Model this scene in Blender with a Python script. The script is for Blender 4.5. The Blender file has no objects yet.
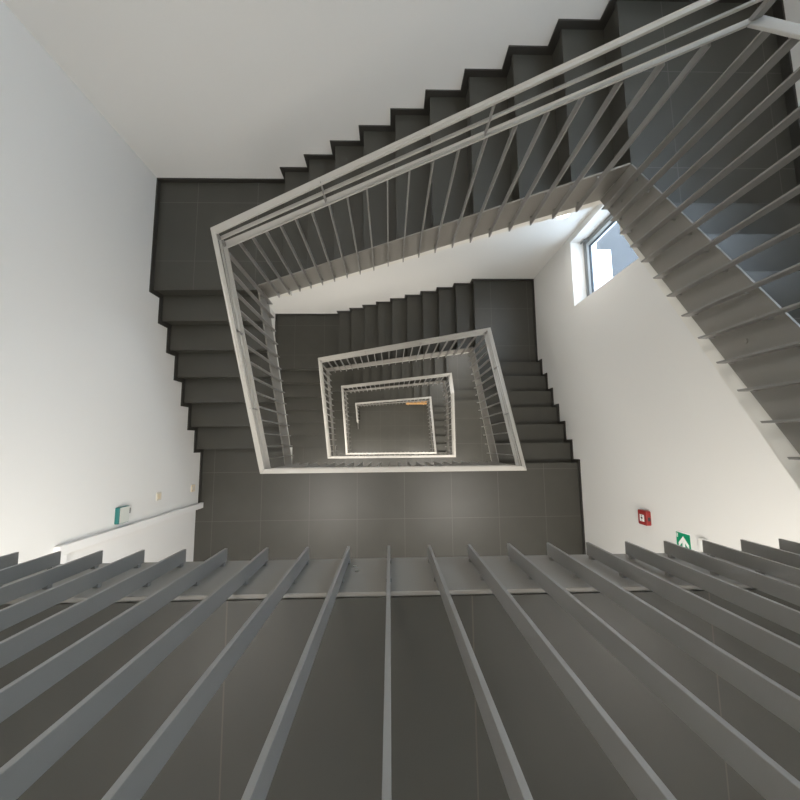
import bpy, bmesh, math, random
from mathutils import Vector, Matrix
random.seed(3)
scene = bpy.context.scene
COL = scene.collection

# ------------------------------------------------------------------ helpers
class MB:
    def __init__(self): self.v, self.f = [], []
    def add(self, vs, fs):
        n = len(self.v); self.v += [tuple(p) for p in vs]; self.f += [tuple(i + n for i in q) for q in fs]
        return self
    def box(self, x0, x1, y0, y1, z0, z1):
        x0, x1 = sorted((x0, x1)); y0, y1 = sorted((y0, y1)); z0, z1 = sorted((z0, z1))
        return self.hexa([(x0, y0, z0), (x1, y0, z0), (x1, y1, z0), (x0, y1, z0)], [(x0, y0, z1), (x1, y0, z1), (x1, y1, z1), (x0, y1, z1)])
    def hexa(self, lo, hi):
        return self.add(list(lo) + list(hi), [(3, 2, 1, 0), (4, 5, 6, 7), (0, 1, 5, 4), (1, 2, 6, 5), (2, 3, 7, 6), (3, 0, 4, 7)])
    def prism(self, poly, axis, a0, a1):
        """poly of 2-D points extruded along axis ('x': (y,z), 'y': (x,z), 'z': (x,y))"""
        def P(q, a): return {'x': (a, q[0], q[1]), 'y': (q[0], a, q[1]), 'z': (q[0], q[1], a)}[axis]
        n = len(poly)
        return self.add([P(q, a0) for q in poly] + [P(q, a1) for q in poly],
                        [tuple(range(n - 1, -1, -1)), tuple(range(n, 2 * n))] + [(i, (i + 1) % n, n + (i + 1) % n, n + i) for i in range(n)])
    def cyl(self, c, r, axis, a0, a1, n=24, r1=None):
        r1 = r if r1 is None else r1
        def P(t, a, rr):
            u, w = rr * math.cos(t), rr * math.sin(t)
            return {'x': (a, c[0] + u, c[1] + w), 'y': (c[0] + u, a, c[1] + w), 'z': (c[0] + u, c[1] + w, a)}[axis]
        T = [2 * math.pi * i / n for i in range(n)]
        return self.add([P(t, a0, r) for t in T] + [P(t, a1, r1) for t in T],
                        [tuple(range(n - 1, -1, -1)), tuple(range(n, 2 * n))] + [(i, (i + 1) % n, n + (i + 1) % n, n + i) for i in range(n)])

def wloc(o):
    p = Vector((0, 0, 0))
    while o: p += o.location; o = o.parent
    return p

def obj(name, mb, mat, parent=None, loc=None, bevel=0.0):
    """ONE mesh object; vertices are given in world space, the origin goes to loc"""
    base = wloc(parent) if parent else Vector((0, 0, 0))
    if loc is None:
        xs, ys, zs = zip(*mb.v)
        loc = ((min(xs) + max(xs)) / 2, (min(ys) + max(ys)) / 2, min(zs))
    loc = Vector(loc)
    me = bpy.data.meshes.new(name)
    me.from_pydata([Vector(p) - loc for p in mb.v], [], mb.f)
    bm = bmesh.new(); bm.from_mesh(me)
    bmesh.ops.recalc_face_normals(bm, faces=bm.faces)
    bm.to_mesh(me); bm.free()
    me.materials.append(mat)
    o = bpy.data.objects.new(name, me); COL.objects.link(o)
    o.parent = parent; o.location = loc - base
    if bevel:
        m = o.modifiers.new('bevel', 'BEVEL'); m.width = bevel; m.segments = 2; m.limit_method = 'ANGLE'
    return o

def thing(name, loc, label, cat, group=None):
    o = bpy.data.objects.new(name, None); COL.objects.link(o)
    o.empty_display_size = 0.1
    o.location = loc; o['label'] = label; o['category'] = cat
    if group: o['group'] = group
    return o

def tag(o, label, cat, group=None):
    o['label'] = label; o['category'] = cat
    if group: o['group'] = group
    return o

def struct(o, label=None, cat=None):
    o['kind'] = 'structure'
    if label: o['label'] = label
    if cat: o['category'] = cat
    return o

# ------------------------------------------------------------------ materials
def mat(name, col, rough=0.5, metal=0.0, spec=0.5, noise=0.0, nscale=20.0, bump=0.0, bscale=200.0, grout=None, gcol=(0.1, 0.095, 0.085), stretch=(1, 1, 1)):
    m = bpy.data.materials.new(name); m.use_nodes = True
    nt = m.node_tree; N = nt.nodes; L = nt.links
    b = N['Principled BSDF']
    b.inputs['Base Color'].default_value = (*col, 1); b.inputs['Roughness'].default_value = rough
    b.inputs['Metallic'].default_value = metal; b.inputs['Specular IOR Level'].default_value = spec
    tc = N.new('ShaderNodeTexCoord')
    cur = None
    if noise:
        mp = N.new('ShaderNodeMapping'); mp.inputs['Scale'].default_value = stretch
        L.new(tc.outputs['Object'], mp.inputs['Vector'])
        n = N.new('ShaderNodeTexNoise'); n.inputs['Scale'].default_value = nscale; n.inputs['Detail'].default_value = 6
        L.new(mp.outputs[0], n.inputs['Vector'])
        mx = N.new('ShaderNodeMix'); mx.data_type = 'RGBA'
        mx.inputs['A'].default_value = (*[c * (1 - noise) for c in col], 1); mx.inputs['B'].default_value = (*[min(1, c * (1 + noise)) for c in col], 1)
        L.new(n.outputs['Fac'], mx.inputs['Factor']); cur = mx.outputs['Result']
        mr = N.new('ShaderNodeMapRange'); mr.inputs['To Min'].default_value = rough * 0.9; mr.inputs['To Max'].default_value = rough * 1.1
        L.new(n.outputs['Fac'], mr.inputs['Value']); L.new(mr.outputs[0], b.inputs['Roughness'])
    if grout:
        sx, sy, w = grout
        sep = N.new('ShaderNodeSeparateXYZ'); L.new(tc.outputs['Object'], sep.inputs[0])
        masks = []
        for ax, s in (('X', sx), ('Y', sy)):
            if not s: continue
            a = N.new('ShaderNodeMath'); a.operation = 'PINGPONG'; a.inputs[1].default_value = s / 2
            L.new(sep.outputs[ax], a.inputs[0])
            c = N.new('ShaderNodeMath'); c.operation = 'LESS_THAN'; c.inputs[1].default_value = w / 2
            L.new(a.outputs[0], c.inputs[0]); masks.append(c.outputs[0])
        k = masks[0]
        if len(masks) > 1:
            mm = N.new('ShaderNodeMath'); mm.operation = 'MAXIMUM'; L.new(masks[0], mm.inputs[0]); L.new(masks[1], mm.inputs[1]); k = mm.outputs[0]
        mx2 = N.new('ShaderNodeMix'); mx2.data_type = 'RGBA'; mx2.inputs['B'].default_value = (*gcol, 1)
        if cur: L.new(cur, mx2.inputs['A'])
        else: mx2.inputs['A'].default_value = (*col, 1)
        L.new(k, mx2.inputs['Factor']); cur = mx2.outputs['Result']
    if cur: L.new(cur, b.inputs['Base Color'])
    if bump:
        n2 = N.new('ShaderNodeTexNoise'); n2.inputs['Scale'].default_value = bscale; n2.inputs['Detail'].default_value = 4
        L.new(tc.outputs['Object'], n2.inputs['Vector'])
        bp = N.new('ShaderNodeBump'); bp.inputs['Strength'].default_value = bump; bp.inputs['Distance'].default_value = 0.002
        L.new(n2.outputs['Fac'], bp.inputs['Height']); L.new(bp.outputs[0], b.inputs['Normal'])
    return m

def emit(name, col, s):
    m = bpy.data.materials.new(name); m.use_nodes = True
    b = m.node_tree.nodes['Principled BSDF']
    b.inputs['Base Color'].default_value = (0.9, 0.9, 0.88, 1)
    b.inputs['Emission Color'].default_value = (*col, 1); b.inputs['Emission Strength'].default_value = s
    return m

def glass(name):
    m = bpy.data.materials.new(name); m.use_nodes = True
    nt = m.node_tree; N = nt.nodes; L = nt.links
    N.remove(N['Principled BSDF'])
    t = N.new('ShaderNodeBsdfTransparent'); t.inputs[0].default_value = (0.94, 0.97, 0.98, 1)
    g = N.new('ShaderNodeBsdfGlossy'); g.inputs['Roughness'].default_value = 0.02
    lw = N.new('ShaderNodeLayerWeight'); lw.inputs[0].default_value = 0.5
    pw = N.new('ShaderNodeMath'); pw.operation = 'POWER'; pw.inputs[1].default_value = 5
    fr = N.new('ShaderNodeMath'); fr.operation = 'MULTIPLY_ADD'; fr.inputs[1].default_value = 0.96; fr.inputs[2].default_value = 0.04
    L.new(lw.outputs['Facing'], pw.inputs[0]); L.new(pw.outputs[0], fr.inputs[0])
    mx = N.new('ShaderNodeMixShader')
    L.new(fr.outputs[0], mx.inputs[0]); L.new(t.outputs[0], mx.inputs[1]); L.new(g.outputs[0], mx.inputs[2])
    L.new(mx.outputs[0], N['Material Output'].inputs[0])
    return m

TILE = (0.048, 0.0462, 0.038)
M = dict(
    plaster=mat('white_plaster', (0.735, 0.728, 0.705), 0.9, spec=0.2, bump=0.15, bscale=250),
    soffit=mat('soffit_plaster', (0.74, 0.72, 0.67), 0.9, spec=0.2, bump=0.2, bscale=120, noise=0.04, nscale=9),
    tread=mat('dark_stair_tile', TILE, 0.39, noise=0.14, nscale=5, bump=0.08, bscale=300),
    tile=mat('dark_floor_tile', TILE, 0.39, noise=0.14, nscale=5, bump=0.08, bscale=300, grout=(0.612, 0.612, 0.005)),
    tile_big=mat('dark_floor_tile_large', TILE, 0.39, noise=0.14, nscale=5, bump=0.08, bscale=300, grout=(0.584, 0.612, 0.0035), gcol=(0.085, 0.075, 0.06)),
    tile_row=mat('dark_landing_tile', TILE, 0.39, noise=0.14, nscale=5, bump=0.08, bscale=300, grout=(0.63, 0.65, 0.005)),
    skirt=mat('dark_skirting_tile', (0.034, 0.032, 0.028), 0.42, noise=0.1, nscale=6),
    paint=mat('warm_grey_metal_paint', (0.25, 0.242, 0.228), 0.42, metal=0.15, noise=0.03, nscale=60, bump=0.05, bscale=500),
    rail=mat('pale_grey_rail_paint', (0.42, 0.405, 0.375), 0.4, metal=0.1, noise=0.03, nscale=60, bump=0.05, bscale=500),
    plate=mat('grey_steel_plate_paint', (0.245, 0.232, 0.21), 0.45, metal=0.15, noise=0.05, nscale=14),
    steel=mat('brushed_steel', (0.6, 0.6, 0.58), 0.3, metal=1.0),
    frame=mat('grey_window_frame', (0.20, 0.215, 0.22), 0.4, metal=0.2),
    sash=mat('pale_aluminium_sash', (0.55, 0.62, 0.68), 0.35, metal=0.3),
    gasket=mat('black_rubber_gasket', (0.02, 0.025, 0.03), 0.6),
    glass=glass('window_glass'),
    white=mat('white_plastic', (0.82, 0.81, 0.78), 0.4),
    cream=mat('cream_plastic', (0.72, 0.62, 0.45), 0.4),
    beige=mat('beige_plastic', (0.62, 0.58, 0.50), 0.45),
    dark=mat('dark_plastic', (0.03, 0.03, 0.035), 0.4),
    teal=mat('teal_plastic', (0.02, 0.16, 0.15), 0.35),
    pale=mat('pale_grey_plastic', (0.60, 0.62, 0.57), 0.4),
    red=mat('red_plastic', (0.27, 0.018, 0.016), 0.35),
    green=mat('safety_green', (0.0, 0.27, 0.13), 0.4),
    signwhite=mat('sign_white', (0.88, 0.9, 0.87), 0.4),
    door=mat('white_door_paint', (0.82, 0.81, 0.79), 0.5),
    wood=mat('honey_wood', (0.62, 0.36, 0.15), 0.45, noise=0.25, nscale=6, stretch=(1, 14, 14)),
    lamp=emit('lamp_diffuser', (1.0, 0.93, 0.82), 6.0),
    ground=mat('grey_paving', (0.055, 0.056, 0.058), 0.8, noise=0.1, nscale=1.5),
    roofw=mat('white_roof_membrane', (0.9, 0.9, 0.9), 0.7),
    facade=mat('pale_facade', (0.75, 0.76, 0.78), 0.8),
)

# ------------------------------------------------------------------ dimensions (metres)
XL, XR, YF, YB = -1.296, 1.389, -0.274, 1.582          # stairwell eye, outer edge of the rails
WL, WR, WB, WF = -2.424, 2.490, 2.807, -2.30           # walls
R = 0.1758                                             # riser
YRN, GR = -0.271, 0.2638                               # right flight: top nosing, going
XBN, GB = 1.478, 0.2798                               # back flight
YLN, GL = 1.618, 0.2729                                # left flight
PT = 0.012                                             # edge-plate thickness
FX0, FX1, FY0, FY1 = XL - 0.012, XR + 0.012, YF - 0.015, YB + 0.012   # eye-side faces of the edge plates
S3 = 24 * R
YF4 = -0.348                                           # the top front railing stands a little further out
F3, F2, F1 = 0.0, -S3, -S3 - 19 * R
F0 = F1 - 21 * R
F4 = 4.12
CEIL = 7.10
SLAB = 0.16
SK = 0.055
WT = 0.36
DOOR_Y0, DOOR_Y1 = -0.705, -1.78

# storeys listed from the top: floor above, risers on right / back / left flight, floor below
STOREYS = [
    dict(key='outermost', top=F4, zr=17 * R, nr=7, zl=7 * R, nl=7, bot=F3, yr=-0.341, rr=(F4 - 17 * R) / 7, gr=0.273,
         railD=4.07, railA=2.42),
    dict(key='second', top=F3, zr=-7 * R, nr=7, zl=-17 * R, nl=7, bot=F2, yr=YRN, rr=R, railD=0.0115, railA=2.42 - S3),
    dict(key='third', top=F2, zr=F2 - 2 * R, nr=2, zl=F2 - 12 * R, nl=7, bot=F1, yr=YRN + 5 * GR, rr=R, railD=F2 + 0.90, railA=F2 - 12 * R + 1.19),
    dict(key='innermost', top=F1, zr=F1 - 7 * R, nr=7, zl=F1 - 17 * R, nl=4, bot=F0, yr=YRN, rr=R, railD=F1 - 7 * R + 1.21, railA=F1 - 17 * R + 1.19),
]
HR = 1.1635
TURN = {'outermost': 'nearest, topmost turn of the stairwell', 'second': 'second turn of the stairwell down',
        'third': 'third turn of the stairwell down', 'innermost': 'lowest, innermost turn of the stairwell'}

# ------------------------------------------------------------------ stairs
def step_profile_flight(th, side, n, p0, g, ztop, r, w0, w1, waist=0.27):
    """steps of a flight. side: 'right' runs +y going down, 'back' runs -x, 'left' runs -y.
    p0 = top nosing position along the run, w0..w1 = width range."""
    d = {'right': 1, 'back': -1, 'left': -1}[side]
    ax = 'y' if side == 'back' else 'x'
    lip = (w1 - 0.012, w1) if side == 'left' else (w0, w0 + 0.012)      # plaster edge behind the steel plate
    if side == 'left': w1 -= 0.012
    else: w0 += 0.012
    for i in range(1, n):                     # treads at ztop - i*r ; tread i spans riser i-1 .. nosing i
        z = ztop - i * r
        a = p0 + d * (i - 1) * g; b = p0 + d * i * g
        nose = 0.012
        m = MB()
        m.prism([(a - d * 0.02, z - 0.03), (b + d * nose, z - 0.03), (b + d * nose, z - 0.002), (b + d * (nose - 0.002), z), (a - d * 0.02, z)], ax, w0, w1)
        # riser below this tread
        m.prism([(b - d * 0.014, z - 0.03), (b, z - 0.03), (b, z - r), (b - d * 0.014, z - r)], ax, w0, w1)
        obj('step', m, M['tread'], th)
    # the riser under the top landing's nosing
    m = MB()
    m.prism([(p0 - d * 0.014, ztop - 0.03), (p0, ztop - 0.03), (p0, ztop - r), (p0 - d * 0.014, ztop - r)], ax, w0, w1)
    obj('riser', m, M['tread'], th)
    # structural slab under the steps
    poly = []
    for i in range(n):
        z = ztop - i * r
        poly.append((p0 + d * (i * g) - d * 0.016, z - 0.032)); poly.append((p0 + d * i * g - d * 0.016, z - r - 0.032 if i < n - 1 else z - r))
    e = p0 + d * (n - 1) * g
    sl = r / g
    zb_end = ztop - (n - 1) * r - waist
    zb_start = ztop - waist
    poly += [(e - d * 0.016, zb_end), (p0 - d * 0.016, zb_start)]
    m = MB().prism(poly, ax, w0, w1)
    zl_ = ztop - (n - 1) * r
    m.prism([(p0 - d * 0.016, ztop - 0.06), (e - d * 0.016, zl_ - 0.06), (e - d * 0.016, zb_end), (p0 - d * 0.016, zb_start)], ax, *lip)
    obj('soffit_slab', m, M['soffit'], th)

def sloped_plate(th, x0, y0, zt0, x1, y1, zt1, h, nx, ny, mname='plate', name='edge_plate', t=PT, drop=0.0):
    """vertical plate from (x0,y0) to (x1,y1); (nx,ny) points away from the eye"""
    lo = [(x0, y0, zt0 - h), (x1, y1, zt1 - h), (x1 + nx * t, y1 + ny * t, zt1 - h), (x0 + nx * t, y0 + ny * t, zt0 - h)]
    hi = [(a, b, c + h) for a, b, c in lo]
    return obj(name, MB().hexa(lo, hi), M[mname], th, bevel=0.0015)

def stepped_skirting(name, side, n, p0, g, ztop, r, wall):
    d = {'right': 1, 'back': -1, 'left': -1}[side]
    m = MB()
    def bx(a, b, z0, z1):
        t = 0.012
        if side == 'right': m.box(wall - t, wall, a, b, z0, z1)
        elif side == 'left': m.box(wall, wall + t, a, b, z0, z1)
        else: m.box(a, b, wall - t, wall, z0, z1)
    for i in range(n):
        z = ztop - (i + 1) * r
        a = p0 + d * i * g
        bx(a, a + d * 0.055, z, z + r + SK)                  # in front of the riser
        if i < n - 1: bx(a + d * 0.055, a + d * (g + 0.0), z, z + SK)      # along the tread
    o = obj(name, m, M['skirt']); struct(o)
    return o

FLIGHT_LABEL = {
    ('outermost', 'right'): 'dark tiled stair flight at top right, seen through the close sloping balusters',
    ('outermost', 'back'): 'long dark stair flight across the top of the photo against the upper back wall',
    ('outermost', 'left'): 'dark stair flight stepping down along the left white wall',
    ('second', 'right'): 'dark stair flight running along the right white wall below the window',
    ('second', 'back'): 'dark stair flight one storey down, below the white wall strip at mid height',
    ('second', 'left'): 'dark stair flight one storey down, just right of the near left edge plate',
    ('third', 'right'): 'short two-step dark flight inside the second railing, two storeys down',
    ('third', 'back'): 'dark stair flight behind the second smallest railing frame, two storeys down',
    ('third', 'left'): 'dark stair flight left of the second smallest railing frame, two storeys down',
    ('innermost', 'right'): 'lowest right-hand dark flight, between the two smallest railing frames',
    ('innermost', 'back'): 'lowest back dark flight, just behind the smallest railing frame',
    ('innermost', 'left'): 'last few dark steps arriving on the bottom floor, at left of smallest railing',
}
TOPF = 0.13   # edge plate above a front landing
TOPR, TOPL = 0.09, 0.13
TOPZ = -0.006  # front plates finish flush with the floor
PH = 0.33

for s in STOREYS:
    top, zr, zl, bot, k = s['top'], s['zr'], s['zl'], s['bot'], s['key']
    # right flight
    n, rr, yr, gr = s['nr'], s['rr'], s['yr'], s.get('gr', GR)
    tf = 0.20 if k == 'outermost' else TOPF
    th = thing('stair_flight', (1.95, yr + 0.5 * n * gr, zr), FLIGHT_LABEL[k, 'right'], 'staircase')
    step_profile_flight(th, 'right', n, yr, gr, top, rr, FX1 + PT, WR, 0.235 if k == 'outermost' else 0.27)
    if n == 7:
        e = sloped_plate(th, FX1, YF4 if top == F4 else FY0, top + tf, FX1, FY1, zr + TOPR, PH, 1, 0)
        pts = [(FY1 - 0.09, -0.10), (FY1 - 0.15, -0.21), (0.39, -0.22), (0.47, -0.12)]
        for (y, dz) in pts:
            z = top + tf + (zr + TOPR - top - tf) * (y - FY0) / (FY1 - FY0) + dz
            obj('bolt', MB().cyl((y, z), 0.011, 'x', FX1 - 0.004, FX1 + 0.004, 12), M['plate'], e)
    else:
        yk = 1.10
        e = sloped_plate(th, FX1, yk, top + TOPF, FX1, FY1, zr + TOPR, PH, 1, 0)
    stepped_skirting('baseboard_right', 'right', n, yr, gr, top, rr, WR)
    # back flight
    th = thing('stair_flight', (0.1, 2.2, zl), FLIGHT_LABEL[k, 'back'], 'staircase')
    step_profile_flight(th, 'back', 10, XBN, GB, zr, R, FY1 + PT, WB)
    e = sloped_plate(th, FX1, FY1, zr + TOPR, FX0, FY1, zl + TOPL, PH, 0, 1)
    stepped_skirting('baseboard_back', 'back', 10, XBN, GB, zr, R, WB)
    # left flight
    n = s['nl']
    th = thing('stair_flight', (-1.86, YLN - 0.5 * n * GL, bot), FLIGHT_LABEL[k, 'left'], 'staircase')
    step_profile_flight(th, 'left', n, YLN, GL, zl, R, WL, FX0 - PT)
    yend = FY0 if n == 7 else YLN - 3.45 * GL
    zend = bot + (TOPF if n == 7 else 0.20)
    e = sloped_plate(th, FX0, FY1, zl + TOPL, FX0, yend, zend, PH if n == 7 else 0.20 + 0.0, -1, 0)
    stepped_skirting('baseboard_left', 'left', n, YLN, GL, zl, R, WL)

# ------------------------------------------------------------------ landings
def landing(label, polys, z, grid, grout='tile', thick=0.22, insets=None):
    """polys = list of rectangles (x0,x1,y0,y1) tiling one landing"""
    xs = [p[0] for p in polys] + [p[1] for p in polys]; ys = [p[2] for p in polys] + [p[3] for p in polys]
    th = thing('stair_landing', ((min(xs) + max(xs)) / 2, (min(ys) + max(ys)) / 2, z - thick), label, 'landing')
    t = MB(); c = MB()
    for k, (a, b, y0, y1) in enumerate(polys):
        i0 = insets[k] if insets else (0, 0, 0, 0)
        t.box(a, b, y0, y1, z - 0.03, z)
        c.box(a + i0[0], b + i0[1], y0 + i0[2], y1 + i0[3], z - thick, z - 0.031)
    obj('tiled_floor', t, M[grout], th, loc=(grid[0], grid[1], z))
    obj('slab', c, M['soffit'], th)
    return th

FRONT = {
    F4: 'near dark tiled landing across the bottom of the photo, behind the close balusters',
    F3: 'dark tiled landing one storey down, just above the near edge plate in the photo',
    F2: 'dark tiled landing two storeys down, below and right of the second smallest railing',
    F1: 'narrow strip of dark landing seen between the two smallest railing frames at front',
}
LB_LABEL = ['dark tiled half landing in the upper left corner behind the rail corner',
            'dark half landing one storey down, in the left corner under the white wall strip',
            'dark half landing at left rear, two storeys down, inside the second railing frame',
            'small dark half landing at left rear corner of the smallest railing frame']
RB_LABEL = ['bluish lit dark half landing at top right behind the close railing',
            'dark half landing one storey down at right rear, below the window corner',
            'dark half landing with bluish sheen at right rear, two storeys down',
            'small dark half landing at right rear corner of the smallest railing frame']
def front_landing(z, left=True, right_to=None, grid=(-1.65, -0.945)):
    NS = 0.012
    if right_to is None: right_to = -0.341 if z == F4 else YRN
    FYz = YF4 - 0.004 if z == F4 else FY0
    P = [(WL, WR, WF, FYz - PT)]
    if left: P.append((WL, FX0 - PT, FY0 - PT, YLN - 6 * GL - 0.001))
    P.append((FX1 + PT, WR, FYz - PT, right_to + NS))
    ins = [(0, 0, 0, 0)] + ([(0, 0, 0, 0)] if left else []) + [(0, 0, 0, -0.04)]
    if z == F3: P.append((WL - 0.05, WL, DOOR_Y1 + 0.035, DOOR_Y0 - 0.06)); ins.append((0, 0, 0, 0))
    th = landing(FRONT[z], P, z, grid, 'tile_big' if z == F4 else 'tile', thick=0.20, insets=ins)
    # edge plate along the eye, with its bolts
    x0 = WL if z == F4 else FX0
    h = 0.278 if z == F4 else 0.245
    e = sloped_plate(th, x0, FYz, z + TOPZ, FX1, FYz, z + TOPZ, h, 0, -1)
    for x in (-0.105, -0.095 + 0.6, -0.7):
        for dz in (0.05, 0.09):
            obj('bolt', MB().cyl((x + (0.009 if dz > 0.06 else 0), z + TOPZ - 0.245 + dz), 0.006, 'y', FYz - 0.003, FYz + 0.003, 12), M['steel'], e)
    if right_to > 0:
        sloped_plate(th, FX1, FY0, z + TOPF, FX1, 1.10, z + TOPF, PH, 1, 0)
    return th
front_landing(F4, left=False, grid=(-0.388, -0.350))
front_landing(F3, grid=(-1.65, -0.945))
front_landing(F2, right_to=YRN + 5 * GR, grid=(-1.45, -0.6))
front_landing(F1, grid=(-1.65, -0.7))
for i, s in enumerate(STOREYS):
    yl = s['yr'] + (s['nr'] - 1) * s.get('gr', GR)
    landing(RB_LABEL[i], [(XBN - 0.012, WR, yl - 0.001, WB), (FX1 + PT, XBN - 0.012, yl - 0.001, FY1 + PT)], s['zr'], (1.75, 1.645), 'tile_row', 0.20, [(0.03, 0, 0.03, 0), (0.10, 0.04, 0.03, 0)])
    xe = XBN - 9 * GB
    landing(LB_LABEL[i], [(WL, xe + 0.001, YLN - 0.012, WB), (FX0 - PT, FX0 - PT + 0.001, YLN - 0.012, FY1)], s['zl'], (-2.014, 1.917), 'tile_row', 0.25, [(0, -0.03, 0.03, 0), (0, 0, 0.03, 0)])

# straight skirting on the landings
def skirt(name, x0, x1, y0, y1, z):
    struct(obj(name, MB().box(x0, x1, y0, y1, z, z + SK), M['skirt']))
T = 0.012
for s in STOREYS:
    yl = s['yr'] + (s['nr'] - 1) * s.get('gr', GR)
    skirt('baseboard_right', WR - T, WR, yl + 0.055, WB - T, s['zr'])
    skirt('baseboard_back', XBN, WR, WB - T, WB, s['zr'])
    xe = XBN - 9 * GB
    skirt('baseboard_back', WL, xe - 0.055, WB - T, WB, s['zl'])
    skirt('baseboard_left', WL, WL + T, YLN, WB - T, s['zl'])
    skirt('baseboard_right', WR - T, WR, WF, s['yr'], s['top'])
for z in (F4, F3, F2, F1):
    if z == F3: skirt('baseboard_left', WL, WL + T, DOOR_Y0, YLN - 6 * GL - 0.055, z)
    elif z == F4: skirt('baseboard_left', WL, WL + T, WF, FY0, z)
    else: skirt('baseboard_left', WL, WL + T, WF, YLN - 6 * GL - 0.055, z)
    skirt('baseboard_front', WL + T, WR - T, WF, WF + T, z)

# ------------------------------------------------------------------ railings
BW = 0.045         # depth of the bars across the rail line
LOW = 0.20         # lower rail under the top rail
def seg_bar(parent, name, P, Q, side, w0, w1, zoff, th, m0=True, m1=True, mname='rail', bevel=0.003):
    """flat bar along a run from P=(x,y,z) to Q, lying w0..w1 inside the outer line, mitred at corners"""
    ix, iy = {'right': (-1, 0), 'back': (0, -1), 'left': (1, 0), 'front': (0, 1)}[side]
    dx, dy = Q[0] - P[0], Q[1] - P[1]; L = math.hypot(dx, dy); dx /= L; dy /= L
    def pt(C, w, sgn, mit): return (C[0] + ix * w + dx * sgn * (w if mit else 0), C[1] + iy * w + dy * sgn * (w if mit else 0), C[2] + zoff)
    a0, a1 = pt(P, w0, 1, m0), pt(P, w1, 1, m0); b1, b0 = pt(Q, w1, -1, m1), pt(Q, w0, -1, m1)
    hi = [a0, a1, b1, b0]; lo = [(x, y, z - th) for x, y, z in hi]
    return obj(name, MB().hexa(lo, hi), M[mname], parent, bevel=bevel)

def railing(label, side, P, Q, bP, bQ, phases, ends=(True, True), posts=(True, True), brackets=(1 / 3, 2 / 3)):
    """P,Q top-rail corners (top z); bP,bQ z of the baluster feet at the corners; phases: positions of balusters along the run axis"""
    ax = 0 if side in ('back', 'front') else 1
    ix, iy = {'right': (-1, 0), 'back': (0, -1), 'left': (1, 0), 'front': (0, 1)}[side]
    th = thing('stair_railing', ((P[0] + Q[0]) / 2, (P[1] + Q[1]) / 2, (bP + bQ) / 2), label, 'railing')
    seg_bar(th, 'top_rail', P, Q, side, 0.0, BW, 0.0, 0.016, *ends)
    seg_bar(th, 'middle_rail', P, Q, side, 0.012, 0.032, -0.105, 0.016, *ends)
    seg_bar(th, 'lower_rail', P, Q, side, 0.0, BW, -LOW, 0.014, *ends)
    slope = (Q[2] - P[2]) / (Q[ax] - P[ax]); bs = (bQ - bP) / (Q[ax] - P[ax])
    t = 0.0085
    first = None
    for c in phases:
        sgn = 1 if Q[ax] > P[ax] else -1
        pi, qi = P[ax] + sgn * BW * ends[0], Q[ax] - sgn * BW * ends[1]
        zt = min(P[2] + slope * (c - P[ax]), P[2] + (Q[2] - P[2]) * (c - pi) / (qi - pi)) - LOW - 0.012
        zb = bP + bs * (c - P[ax])
        if first is None or abs(slope - bs) > 1e-6:
            m = MB()
            if ax == 0: X0, X1 = c - t / 2, c + t / 2; Y0, Y1 = P[1] + iy * 0.003, P[1] + iy * (BW - 0.004)
            else: Y0, Y1 = c - t / 2, c + t / 2; X0, X1 = P[0] + ix * 0.003, P[0] + ix * (BW - 0.004)
            ht = t / 2 * slope; hb = t / 2 * bs
            if ax == 0: h4 = [-ht, ht, ht, -ht]; b4 = [-hb, hb, hb, -hb]
            else: h4 = [-ht, -ht, ht, ht]; b4 = [-hb, -hb, hb, hb]
            x0, x1 = sorted((X0, X1)); y0, y1 = sorted((Y0, Y1))
            q = [(x0, y0), (x1, y0), (x1, y1), (x0, y1)]
            m.hexa([(*q[i], zb + b4[i]) for i in range(4)], [(*q[i], zt + h4[i]) for i in range(4)])
            # the two short lugs that weld it to the edge plate
            for dz in (0.018, (0.175 if side == 'front' else 0.27)):
                if ax == 0: m.box(c - 0.007, c + 0.007, P[1] + iy * 0.006, P[1] - iy * (0.004 if P[1] == YF4 else 0.015 if side == 'front' else 0.012), zb + dz, zb + dz + 0.014)
                else: m.box(P[0] + ix * 0.006, P[0] - ix * 0.012, c - 0.007, c + 0.007, zb + dz, zb + dz + 0.014)
            o = obj('baluster', m, M['paint'], th, bevel=0.001)
            if first is None: first = (o, c, zb)
        else:
            o = first[0].copy(); COL.objects.link(o)
            o.location = first[0].location.copy(); o.location[ax] += c - first[1]; o.location.z += zb - first[2]
    def stub(pos, w, name):
        z = P[2] + slope * (pos - P[ax])
        m = MB()
        d0, d1 = 0.010, 0.034
        if ax == 0: m.box(pos - w, pos + w, P[1] + iy * d0, P[1] + iy * d1, z - LOW, z - 0.012)
        else: m.box(P[0] + ix * d0, P[0] + ix * d1, pos - w, pos + w, z - LOW, z - 0.012)
        obj(name, m, M['paint'], th, bevel=0.001)
    for fr in brackets: stub(P[ax] + (Q[ax] - P[ax]) * fr, 0.004, 'bracket')
    sg = 1 if Q[ax] > P[ax] else -1
    if posts[0]: stub(P[ax] + sg * 0.022, 0.012, 'corner_post')
    return th

def rng(start, step, lo, hi):
    k0 = math.ceil((lo - start) / step); out = []
    while start + k0 * step <= hi: out.append(start + k0 * step); k0 += 1
    return out

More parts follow.
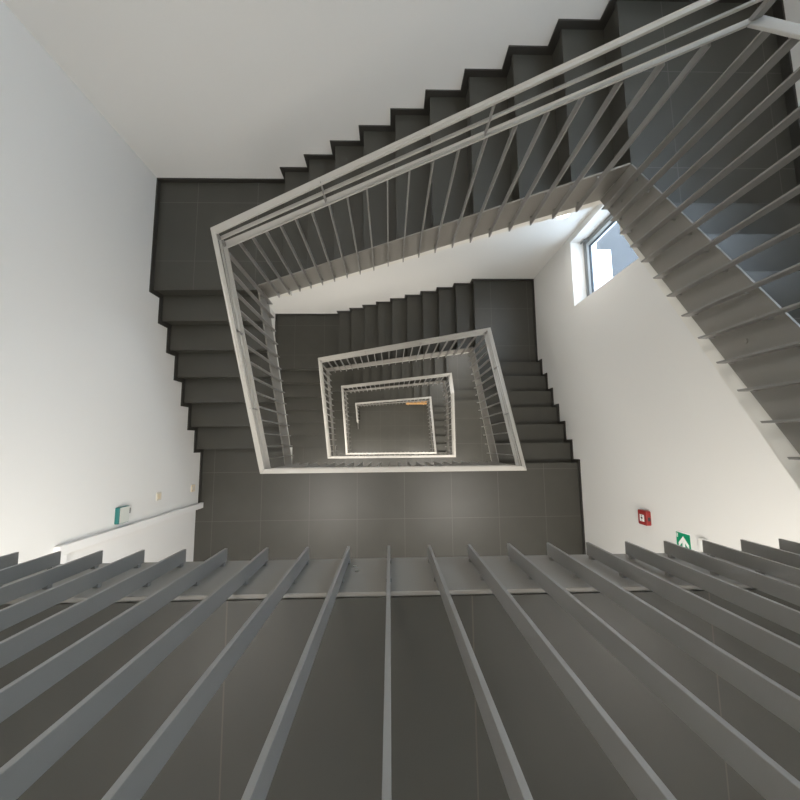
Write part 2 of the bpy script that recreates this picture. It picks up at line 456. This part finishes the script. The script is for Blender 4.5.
RAIL = {
    ('outermost', 'right'): 'close sloping grey railing with long diagonal balusters at the right edge',
    ('outermost', 'back'): 'longest pale grey railing sloping down from top right to the left corner',
    ('outermost', 'left'): 'pale grey railing sloping down along the left side of the large opening',
    ('second', 'right'): 'pale railing sloping down at the right side inside the large opening',
    ('second', 'back'): 'pale railing along the back of the second largest frame, one storey down',
    ('second', 'left'): 'pale railing along the left of the second largest frame, one storey down',
    ('third', 'right'): 'pale railing with a kink, right side of the second smallest frame',
    ('third', 'back'): 'pale railing along the back of the second smallest frame',
    ('third', 'left'): 'pale railing along the left of the second smallest frame',
    ('innermost', 'right'): 'thin pale railing on the right of the smallest frame',
    ('innermost', 'back'): 'thin pale railing on the back of the smallest frame, above the bench',
    ('innermost', 'left'): 'short pale railing ending on the bottom floor, left of the smallest frame',
}
BR = 0.127
BF, BBR, BBL = -0.105, -0.215, -0.15      # baluster feet relative to front landing / right-back / left-back levels
for s in STOREYS:
    k, top, zr, zl, bot = s['key'], s['top'], s['zr'], s['zl'], s['bot']
    C = (XR, YF4 if top == F4 else YF, top + HR); D = (XR, YB, s['railD']); A = (XL, YB, s['railA']); B = (XL, YF, bot + HR)
    fR, fL, fF, fB = zr + BBR, zl + BBL, top - (0.13 if top == F4 else 0.19), bot - 0.12
    if k == 'third':
        H = (XR, 1.10, top + HR)
        th = railing(RAIL[k, 'right'], 'right', H, D, top - 0.15, fR, rng(0.322, BR, 1.12, YB - 0.03), ends=(False, True), posts=(False, True), brackets=())
        # level stretch before the kink belongs to the same railing
        for nm, w0, w1, zo, t_ in (('top_rail', 0, BW, 0, .016), ('middle_rail', .012, .032, -.105, .016), ('lower_rail', 0, BW, -LOW, .014)):
            seg_bar(th, nm, C, H, 'right', w0, w1, zo, t_, True, False)
        b0 = None
        for c in rng(0.322, BR, YF + 0.06, 1.10):
            if b0 is None:
                m = MB().box(XR - BW + .004, XR - .003, c - .00425, c + .00425, top - 0.13, top + HR - LOW - .012)
                for dz in (0.02, 0.22): m.box(XR - .006, XR + .012, c - .007, c + .007, top - 0.13 + dz, top - 0.116 + dz)
                b0 = obj('baluster', m, M['paint'], th, bevel=0.001); c0 = c
            else:
                o = b0.copy(); COL.objects.link(o); o.location.y += c - c0
        for y in (0.15, 0.65):
            obj('bracket', MB().box(XR - .034, XR - .010, y - .004, y + .004, top + HR - LOW, top + HR - .012), M['paint'], th)
    else:
        railing(RAIL[k, 'right'], 'right', C, D, fF, fR, rng(0.322 if k == 'outermost' else -0.003, BR, YF + 0.05, YB - 0.03))
    railing(RAIL[k, 'back'], 'back', D, A, fR + 0.0, fL, rng(-0.003, BR, XL + 0.03, XR - 0.03))
    if k == 'innermost':
        ye = YLN - 2.65 * GL
        f = (YB - ye) / (YB - YF)
        E_ = (XL, ye, bot + 1.10)
        railing(RAIL[k, 'left'], 'left', A, E_, fL, bot + 0.02, rng(-0.001, BR, ye + 0.05, YB - 0.03), ends=(True, False), posts=(True, False), brackets=(0.6,))
    else:
        railing(RAIL[k, 'left'], 'left', A, B, fL, fB, rng(0.0, BR, YF + 0.05, YB - 0.03))
FR = {F4: 'close railing whose balusters fan out across the bottom of the photo',
      F3: 'level pale railing at the front of the large opening, one storey down',
      F2: 'level pale railing at the front of the second smallest frame',
      F1: 'level thin pale railing at the front of the smallest frame'}
for z in (F4, F3, F2, F1):
    x0 = WL + 0.02 if z == F4 else XL
    yz = YF4 if z == F4 else YF
    railing(FR[z], 'front', (x0, yz, z + HR), (XR, yz, z + HR), z + TOPZ - 0.25, z + TOPZ - 0.25,
            rng(-0.005, 0.1235, x0 + 0.03, XR - 0.03), ends=(z != F4, True))

# ------------------------------------------------------------------ room shell
WIN_Y0, WIN_Y1 = 1.822, 2.725
WINS = [(17 * R + 1.15, 17 * R + 3.80), (-7 * R + 1.40, -7 * R + 3.50), (F2 - 2 * R + 1.40, F2 - 2 * R + 2.95), (F1 - 7 * R + 1.40, F1 - 7 * R + 3.0)]  # first window is unseen and enlarged to let in more daylight
zlo, zhi = F0 - 0.2, CEIL + 0.2
m = MB()
ya, yb = WF - WT, WB + WT
zc = [zlo]
for a, b in sorted(WINS): zc += [a, b]
zc.append(zhi)
m.box(WR, WR + WT, ya, WIN_Y0, zlo, WINS[0][0]); m.box(WR, WR + WT, ya, 1.1, WINS[0][0], WINS[0][1]); m.box(WR, WR + WT, ya, WIN_Y0, WINS[0][1], zhi); m.box(WR, WR + WT, WIN_Y1, yb, zlo, zhi)
for i in range(0, len(zc), 2): m.box(WR, WR + WT, WIN_Y0, WIN_Y1, zc[i], zc[i + 1])
struct(obj('wall_right', m, M['plaster']))
m = MB(); m.box(WL - 0.02, WR, WB, WB + WT, zlo, zhi); struct(obj('wall_back', m, M['plaster']))
m = MB(); m.box(WL - 0.02, WR, WF - WT, WF, zlo, zhi); struct(obj('wall_front', m, M['plaster']))
DH = 2.12
m = MB()
m.box(WL - WT, WL, DOOR_Y0 - 0.03, yb, zlo, zhi); m.box(WL - WT, WL, ya, DOOR_Y1, zlo, zhi)
m.box(WL - WT, WL - 0.052, DOOR_Y1, DOOR_Y0 - 0.03, F3 - 0.2, F3); m.box(WL - WT, WL, DOOR_Y1, DOOR_Y0 - 0.03, zlo, F3 - 0.2); m.box(WL - WT, WL, DOOR_Y1, DOOR_Y0 - 0.03, F3 + DH, zhi)
struct(obj('wall_left', m, M['plaster']))
struct(obj('ceiling', MB().box(WL, WR, WF, WB, CEIL, CEIL + 0.2), M['plaster']))
struct(obj('floor', MB().box(WL, WR, WF, WB, F0 - 0.2, F0), M['tile'], loc=(-1.0, 0.8, F0)))

# door in the left wall, one storey down
d = bpy.data.objects.new('door_1', None); COL.objects.link(d); d.location = (WL, -1.24, F3)
struct(d, 'white flush door in a white steel frame on the left wall, one storey down', 'door')
fx = WL + 0.044
f = MB(); f.box(WL - 0.07, fx, DOOR_Y0 - 0.068, DOOR_Y0, F3, F3 + DH + 0.03); f.box(WL - 0.07, fx, DOOR_Y1 - 0.03, DOOR_Y1 + 0.04, F3, F3 + DH + 0.03)
f.box(WL - 0.07, fx, DOOR_Y1 + 0.04, DOOR_Y0 - 0.068, F3 + DH - 0.04, F3 + DH + 0.03)
obj('door_frame', f, M['door'], d, bevel=0.003)
lf = obj('door_leaf', MB().box(WL - 0.09, WL - 0.046, DOOR_Y1 + 0.043, DOOR_Y0 - 0.071, F3 + 0.006, F3 + DH - 0.043), M['door'], d)
h = MB(); h.cyl((-1.66, F3 + 1.05), 0.024, 'x', WL - 0.046, WL - 0.038); h.cyl((-1.66, F3 + 1.05), 0.010, 'x', WL - 0.038, WL + 0.012, 16); h.box(WL + 0.0, WL + 0.018, -1.67, -1.54, F3 + 1.04, F3 + 1.06)
obj('door_handle', h, M['steel'], lf, bevel=0.002)

# windows
for i, (z0, z1) in enumerate(WINS):
    WIN_Y0 = 1.1 if i == 0 else 1.822
    w = bpy.data.objects.new('window_%d' % (i + 1), None); COL.objects.link(w); w.location = (WR + 0.2, (WIN_Y0 + WIN_Y1) / 2, z0)
    struct(w, ['upper window beside the top right half landing', 'grey framed window in the right wall showing a bright white roof outside',
               'window beside the half landing two storeys down', 'window beside the lowest half landing'][i], 'window')
    a0, a1 = WR + 0.175, WR + 0.245
    def ring(mb, x0, x1, y0, y1, za, zb, t):
        mb.box(x0, x1, y0, y0 + t, za, zb); mb.box(x0, x1, y1 - t, y1, za, zb)
        mb.box(x0, x1, y0 + t, y1 - t, za, za + t); mb.box(x0, x1, y0 + t, y1 - t, zb - t, zb)
    f = MB(); ring(f, a0, a1, WIN_Y0, WIN_Y1, z0, z1, 0.05)
    fr = obj('window_frame', f, M['frame'], w, bevel=0.003)
    q = MB(); ring(q, a0 + 0.012, a1 - 0.008, WIN_Y0 + 0.05, WIN_Y1 - 0.05, z0 + 0.05, z1 - 0.05, 0.045)
    sa = obj('sash', q, M['sash'], w, bevel=0.003)
    q = MB(); ring(q, a0 + 0.022, a1 - 0.018, WIN_Y0 + 0.095, WIN_Y1 - 0.095, z0 + 0.095, z1 - 0.095, 0.010)
    obj('gasket', q, M['gasket'], sa)
    obj('pane', MB().box(a0 + 0.03, a0 + 0.038, WIN_Y0 + 0.1, WIN_Y1 - 0.1, z0 + 0.1, z1 - 0.1), M['glass'], w)
    q = MB(); q.box(a0 - 0.012, a0, WIN_Y1 - 0.040, WIN_Y1 - 0.012, z0 + 0.07, z0 + 0.15); q.cyl((WIN_Y1 - 0.026, z0 + 0.11), 0.009, 'x', a0 - 0.04, a0 - 0.012, 12); q.box(a0 - 0.05, a0 - 0.038, WIN_Y1 - 0.038, WIN_Y1 - 0.014, z0 + 0.02, z0 + 0.12)
    obj('window_handle', q, M['frame'], fr)

# ------------------------------------------------------------------ wall fittings
# fire call point (right wall)
def rbox(mb, x0, x1, y0, y1, z0, z1, c):
    poly = [(y0 + c, z0), (y1 - c, z0), (y1, z0 + c), (y1, z1 - c), (y1 - c, z1), (y0 + c, z1), (y0, z1 - c), (y0, z0 + c)]
    return mb.prism(poly, 'x', x0, x1)
t = thing('fire_call_point', (WR, -0.725, 1.21), 'red square fire alarm call point on the right white wall', 'fire alarm')
obj('housing', rbox(MB(), WR - 0.045, WR, -0.795, -0.657, 1.245, 1.375, 0.010), M['red'], t, bevel=0.004)
obj('front_panel', MB().box(WR - 0.047, WR - 0.045, -0.762, -0.698, 1.275, 1.339), M['signwhite'], t)
m = MB(); m.cyl((-0.729, 1.306), 0.011, 'x', WR - 0.0495, WR - 0.047)
for sy, sz in ((-1, 0), (1, 0)): m.prism([(-0.729 + sy * 0.027, 1.306 - 0.008), (-0.729 + sy * 0.027, 1.306 + 0.008), (-0.729 + sy * 0.015, 1.306)], 'x', WR - 0.0485, WR - 0.047)
obj('push_button', m, M['dark'], t)
obj('key_slot', MB().box(WR - 0.034, WR - 0.010, -0.75, -0.715, 1.375, 1.378), M['dark'], t)
# escape sign: white arrow on green, points towards the stairs
t = thing('escape_sign', (WR, -0.88, 1.70), 'green escape sign with white arrow on the right wall above the balusters', 'sign')
obj('sign_plate', MB().box(WR - 0.006, WR, -0.985, -0.772, 1.695, 1.845), M['green'], t)
obj('sign_rim', MB().box(WR - 0.0075, WR - 0.0005, -0.772, -0.766, 1.690, 1.850), M['signwhite'], t)
m = MB(); X0, X1 = WR - 0.0085, WR - 0.006; zc_ = 1.776
def bar2(p, q, w):
    (y0, z0), (y1, z1) = p, q; L = math.hypot(y1 - y0, z1 - z0); ny, nz = -(z1 - z0) / L * w / 2, (y1 - y0) / L * w / 2
    m.prism([(y0 + ny, z0 + nz), (y1 + ny, z1 + nz), (y1 - ny, z1 - nz), (y0 - ny, z0 - nz)], 'x', X0, X1)
bar2((-0.840, zc_), (-0.945, zc_), 0.027)
tip = (-0.797, zc_)
m.prism([tip, (-0.858, zc_ + 0.056), (-0.891, zc_ + 0.056), (-0.836, zc_)], 'x', X0, X1)
m.prism([tip, (-0.836, zc_), (-0.891, zc_ - 0.056), (-0.858, zc_ - 0.056)], 'x', X0, X1)
obj('arrow', m, M['signwhite'], t)
m = MB()
for j in range(3): m.box(X0, X1, -0.790 - j * 0.012, -0.782 - j * 0.012, 1.702, 1.716)
obj('small_print', m, M['signwhite'], t)
# small white lamp above the sign
t = thing('emergency_lamp', (WR, -0.80, 1.93), 'small white emergency lamp on the right wall beside the green sign', 'emergency light')
obj('housing', rbox(MB(), WR - 0.03, WR, -0.865, -0.765, 1.965, 2.045, 0.010), M['white'], t, bevel=0.004)
obj('lens', MB().box(WR - 0.033, WR - 0.03, -0.850, -0.780, 1.985, 2.030), M['signwhite'], t)
# left wall: terminal, switch, socket
t = thing('door_terminal', (WL, -0.60, 1.37), 'pale wall terminal with teal edge on the left white wall beside the door', 'wall terminal')
obj('housing', rbox(MB(), WL, WL + 0.034, -0.672, -0.528, 1.405, 1.545, 0.004), M['teal'], t, bevel=0.003)
obj('cover', MB().box(WL + 0.034, WL + 0.038, -0.668, -0.532, 1.409, 1.530), M['pale'], t)
obj('button', MB().box(WL + 0.006, WL + 0.030, -0.600, -0.552, 1.385, 1.406), M['dark'], t)
t = thing('light_switch', (WL, -0.51, 0.87), 'small beige light switch on the left wall at hand height', 'light switch')
obj('frame', rbox(MB(), WL, WL + 0.010, -0.552, -0.468, 0.87, 0.954, 0.006), M['beige'], t, bevel=0.002)
obj('rocker', MB().box(WL + 0.010, WL + 0.015, -0.538, -0.482, 0.884, 0.940), M['cream'], t, bevel=0.002)
t = thing('wall_socket', (WL, -0.505, 0.16), 'small beige power socket low on the left wall near the floor', 'socket')
obj('frame', rbox(MB(), WL, WL + 0.010, -0.547, -0.463, 0.165, 0.249, 0.006), M['cream'], t, bevel=0.002)
obj('socket_well', MB().cyl((-0.505, 0.207), 0.026, 'x', WL + 0.010, WL + 0.013), M['beige'], t)

# bench on the bottom floor, under the back of the smallest railing frame
t = thing('wooden_bench', (1.12, 1.90, F0), 'honey coloured slatted wooden bench on the bottom floor of the stairwell', 'bench')
for j in range(4):
    y0 = 1.655 + j * 0.10
    obj('slat', MB().box(0.68, 1.56, y0, y0 + 0.082, F0 + 0.42, F0 + 0.45), M['wood'], t, bevel=0.003)
for x in (0.76, 1.42):
    for y in (1.68, 1.98): obj('leg', MB().box(x, x + 0.05, y, y + 0.05, F0, F0 + 0.38), M['wood'], t, bevel=0.003)
    obj('cross_rail', MB().box(x, x + 0.05, 1.66, 2.035, F0 + 0.38, F0 + 0.42), M['wood'], t, bevel=0.003)

# ------------------------------------------------------------------ lamps
WARM = (1.0, 0.95, 0.885)
def lamp(x, y, z, power, r, label, group):
    t = thing('ceiling_lamp', (x, y, z), label, 'ceiling light', group)
    m = MB(); m.cyl((x, y), r + 0.025, 'z', z - 0.05, z, 36, r1=r + 0.025)
    obj('housing', m, M['white'], t, loc=(x, y, z), bevel=0.004)
    obj('diffuser', MB().cyl((x, y), r, 'z', z - 0.062, z - 0.05, 36), M['lamp'], t, loc=(x, y, z - 0.05))
    l = bpy.data.lights.new('lamp_light', 'AREA'); l.shape = 'DISK'; l.size = 2 * r; l.energy = power; l.color = WARM
    lo = bpy.data.objects.new('lamp_light', l); COL.objects.link(lo); lo.parent = t; lo.location = (0, 0, -0.066)
    return t
G = 'round white lamps on the stairwell ceiling'
for x, y, e in ((-1.35, -1.57, 15), (1.93, -1.72, 15), (-0.9, 2.1, 42)):  # third lamp is added to light plates and bars facing the back wall
    lamp(x, y, CEIL, e, 0.22, 'round white lamp on the top ceiling above the stairwell, out of view', G)
for z, e in ((F4, 40), (F3, 72), (F2, 88), (F1, 84)):
    for x in (-1.25, 1.35):
        lamp(x, -1.3, z - 0.20, e, 0.34, 'round white lamp under a front landing, out of view', 'round lamps under the front landings')
# round lamps on the back wall above the half landings, hidden by the edge plates but for one rim
for i, st in enumerate(STOREYS[1:]):
    z = st['zr'] + 1.985
    t = thing('wall_lamp', (2.125, WB, z - 0.085), 'small round lamp on the back wall, its bright rim showing under the long edge plate' if i == 0 else 'round white lamp on the back wall of a lower half landing, out of view', 'wall lamp', None if i == 0 else 'round lamps on the back wall lower down')
    obj('housing', MB().cyl((2.125, z), 0.085, 'y', WB - 0.04, WB, 28), M['white'], t)
    obj('diffuser', MB().cyl((2.125, z), 0.078, 'y', WB - 0.055, WB - 0.04, 28), M['lamp'], t)
    l = bpy.data.lights.new('lamp_light', 'AREA'); l.shape = 'DISK'; l.size = 0.15; l.energy = 9 if i == 0 else 34; l.color = WARM
    lo = bpy.data.objects.new('lamp_light', l); COL.objects.link(lo); lo.parent = t; lo.location = (0, -0.058, 0.085)
    lo.rotation_euler = (math.radians(-90), 0, 0)

# ------------------------------------------------------------------ outside
t = thing('neighbouring_annex', (5.3, 0.2, F0), 'low white roofed annex seen through the window outside', 'building')
obj('annex_wall', MB().box(3.3, 7.73, -6.0, 6.66, F0 - 0.2, -7.6), M['facade'], t)
obj('annex_roof', MB().box(3.25, 7.78, -6.05, 6.71, -7.6, -7.5), M['roofw'], t)
struct(obj('ground', MB().box(WR + WT, 40, -30, 40, F0 - 0.4, F0 - 0.2), M['ground']))

# ------------------------------------------------------------------ sky
w = bpy.data.worlds.new('sky'); scene.world = w; w.use_nodes = True
bg = w.node_tree.nodes['Background']
bg.inputs[0].default_value = (0.71, 0.835, 1.0, 1); bg.inputs[1].default_value = 8.0      # overcast, bluish daylight

# ------------------------------------------------------------------ camera
right = Vector((0.9996030634911165, -0.010132135644027542, 0.026287930433295036))
up = Vector((0.007030494395997101, 0.9932821153075954, 0.11550416251640777))
fwd = Vector((0.027281634989908248, 0.11527349754978336, -0.9929590792952736))
cam = bpy.data.cameras.new('camera'); co = bpy.data.objects.new('camera', cam); COL.objects.link(co)
mw = Matrix((right, up, -fwd)).transposed().to_4x4(); mw.translation = Vector((0, 0, 5.0922))
co.matrix_world = mw
cam.sensor_width = 36; cam.sensor_fit = 'HORIZONTAL'; cam.lens = 385.0 / 800 * 36
cam.clip_start = 0.02; cam.clip_end = 200
scene.camera = co

vs = scene.view_settings
vs.view_transform = 'Standard'; vs.look = 'None'; vs.gamma = 1; vs.exposure = 0.04; vs.use_curve_mapping = False
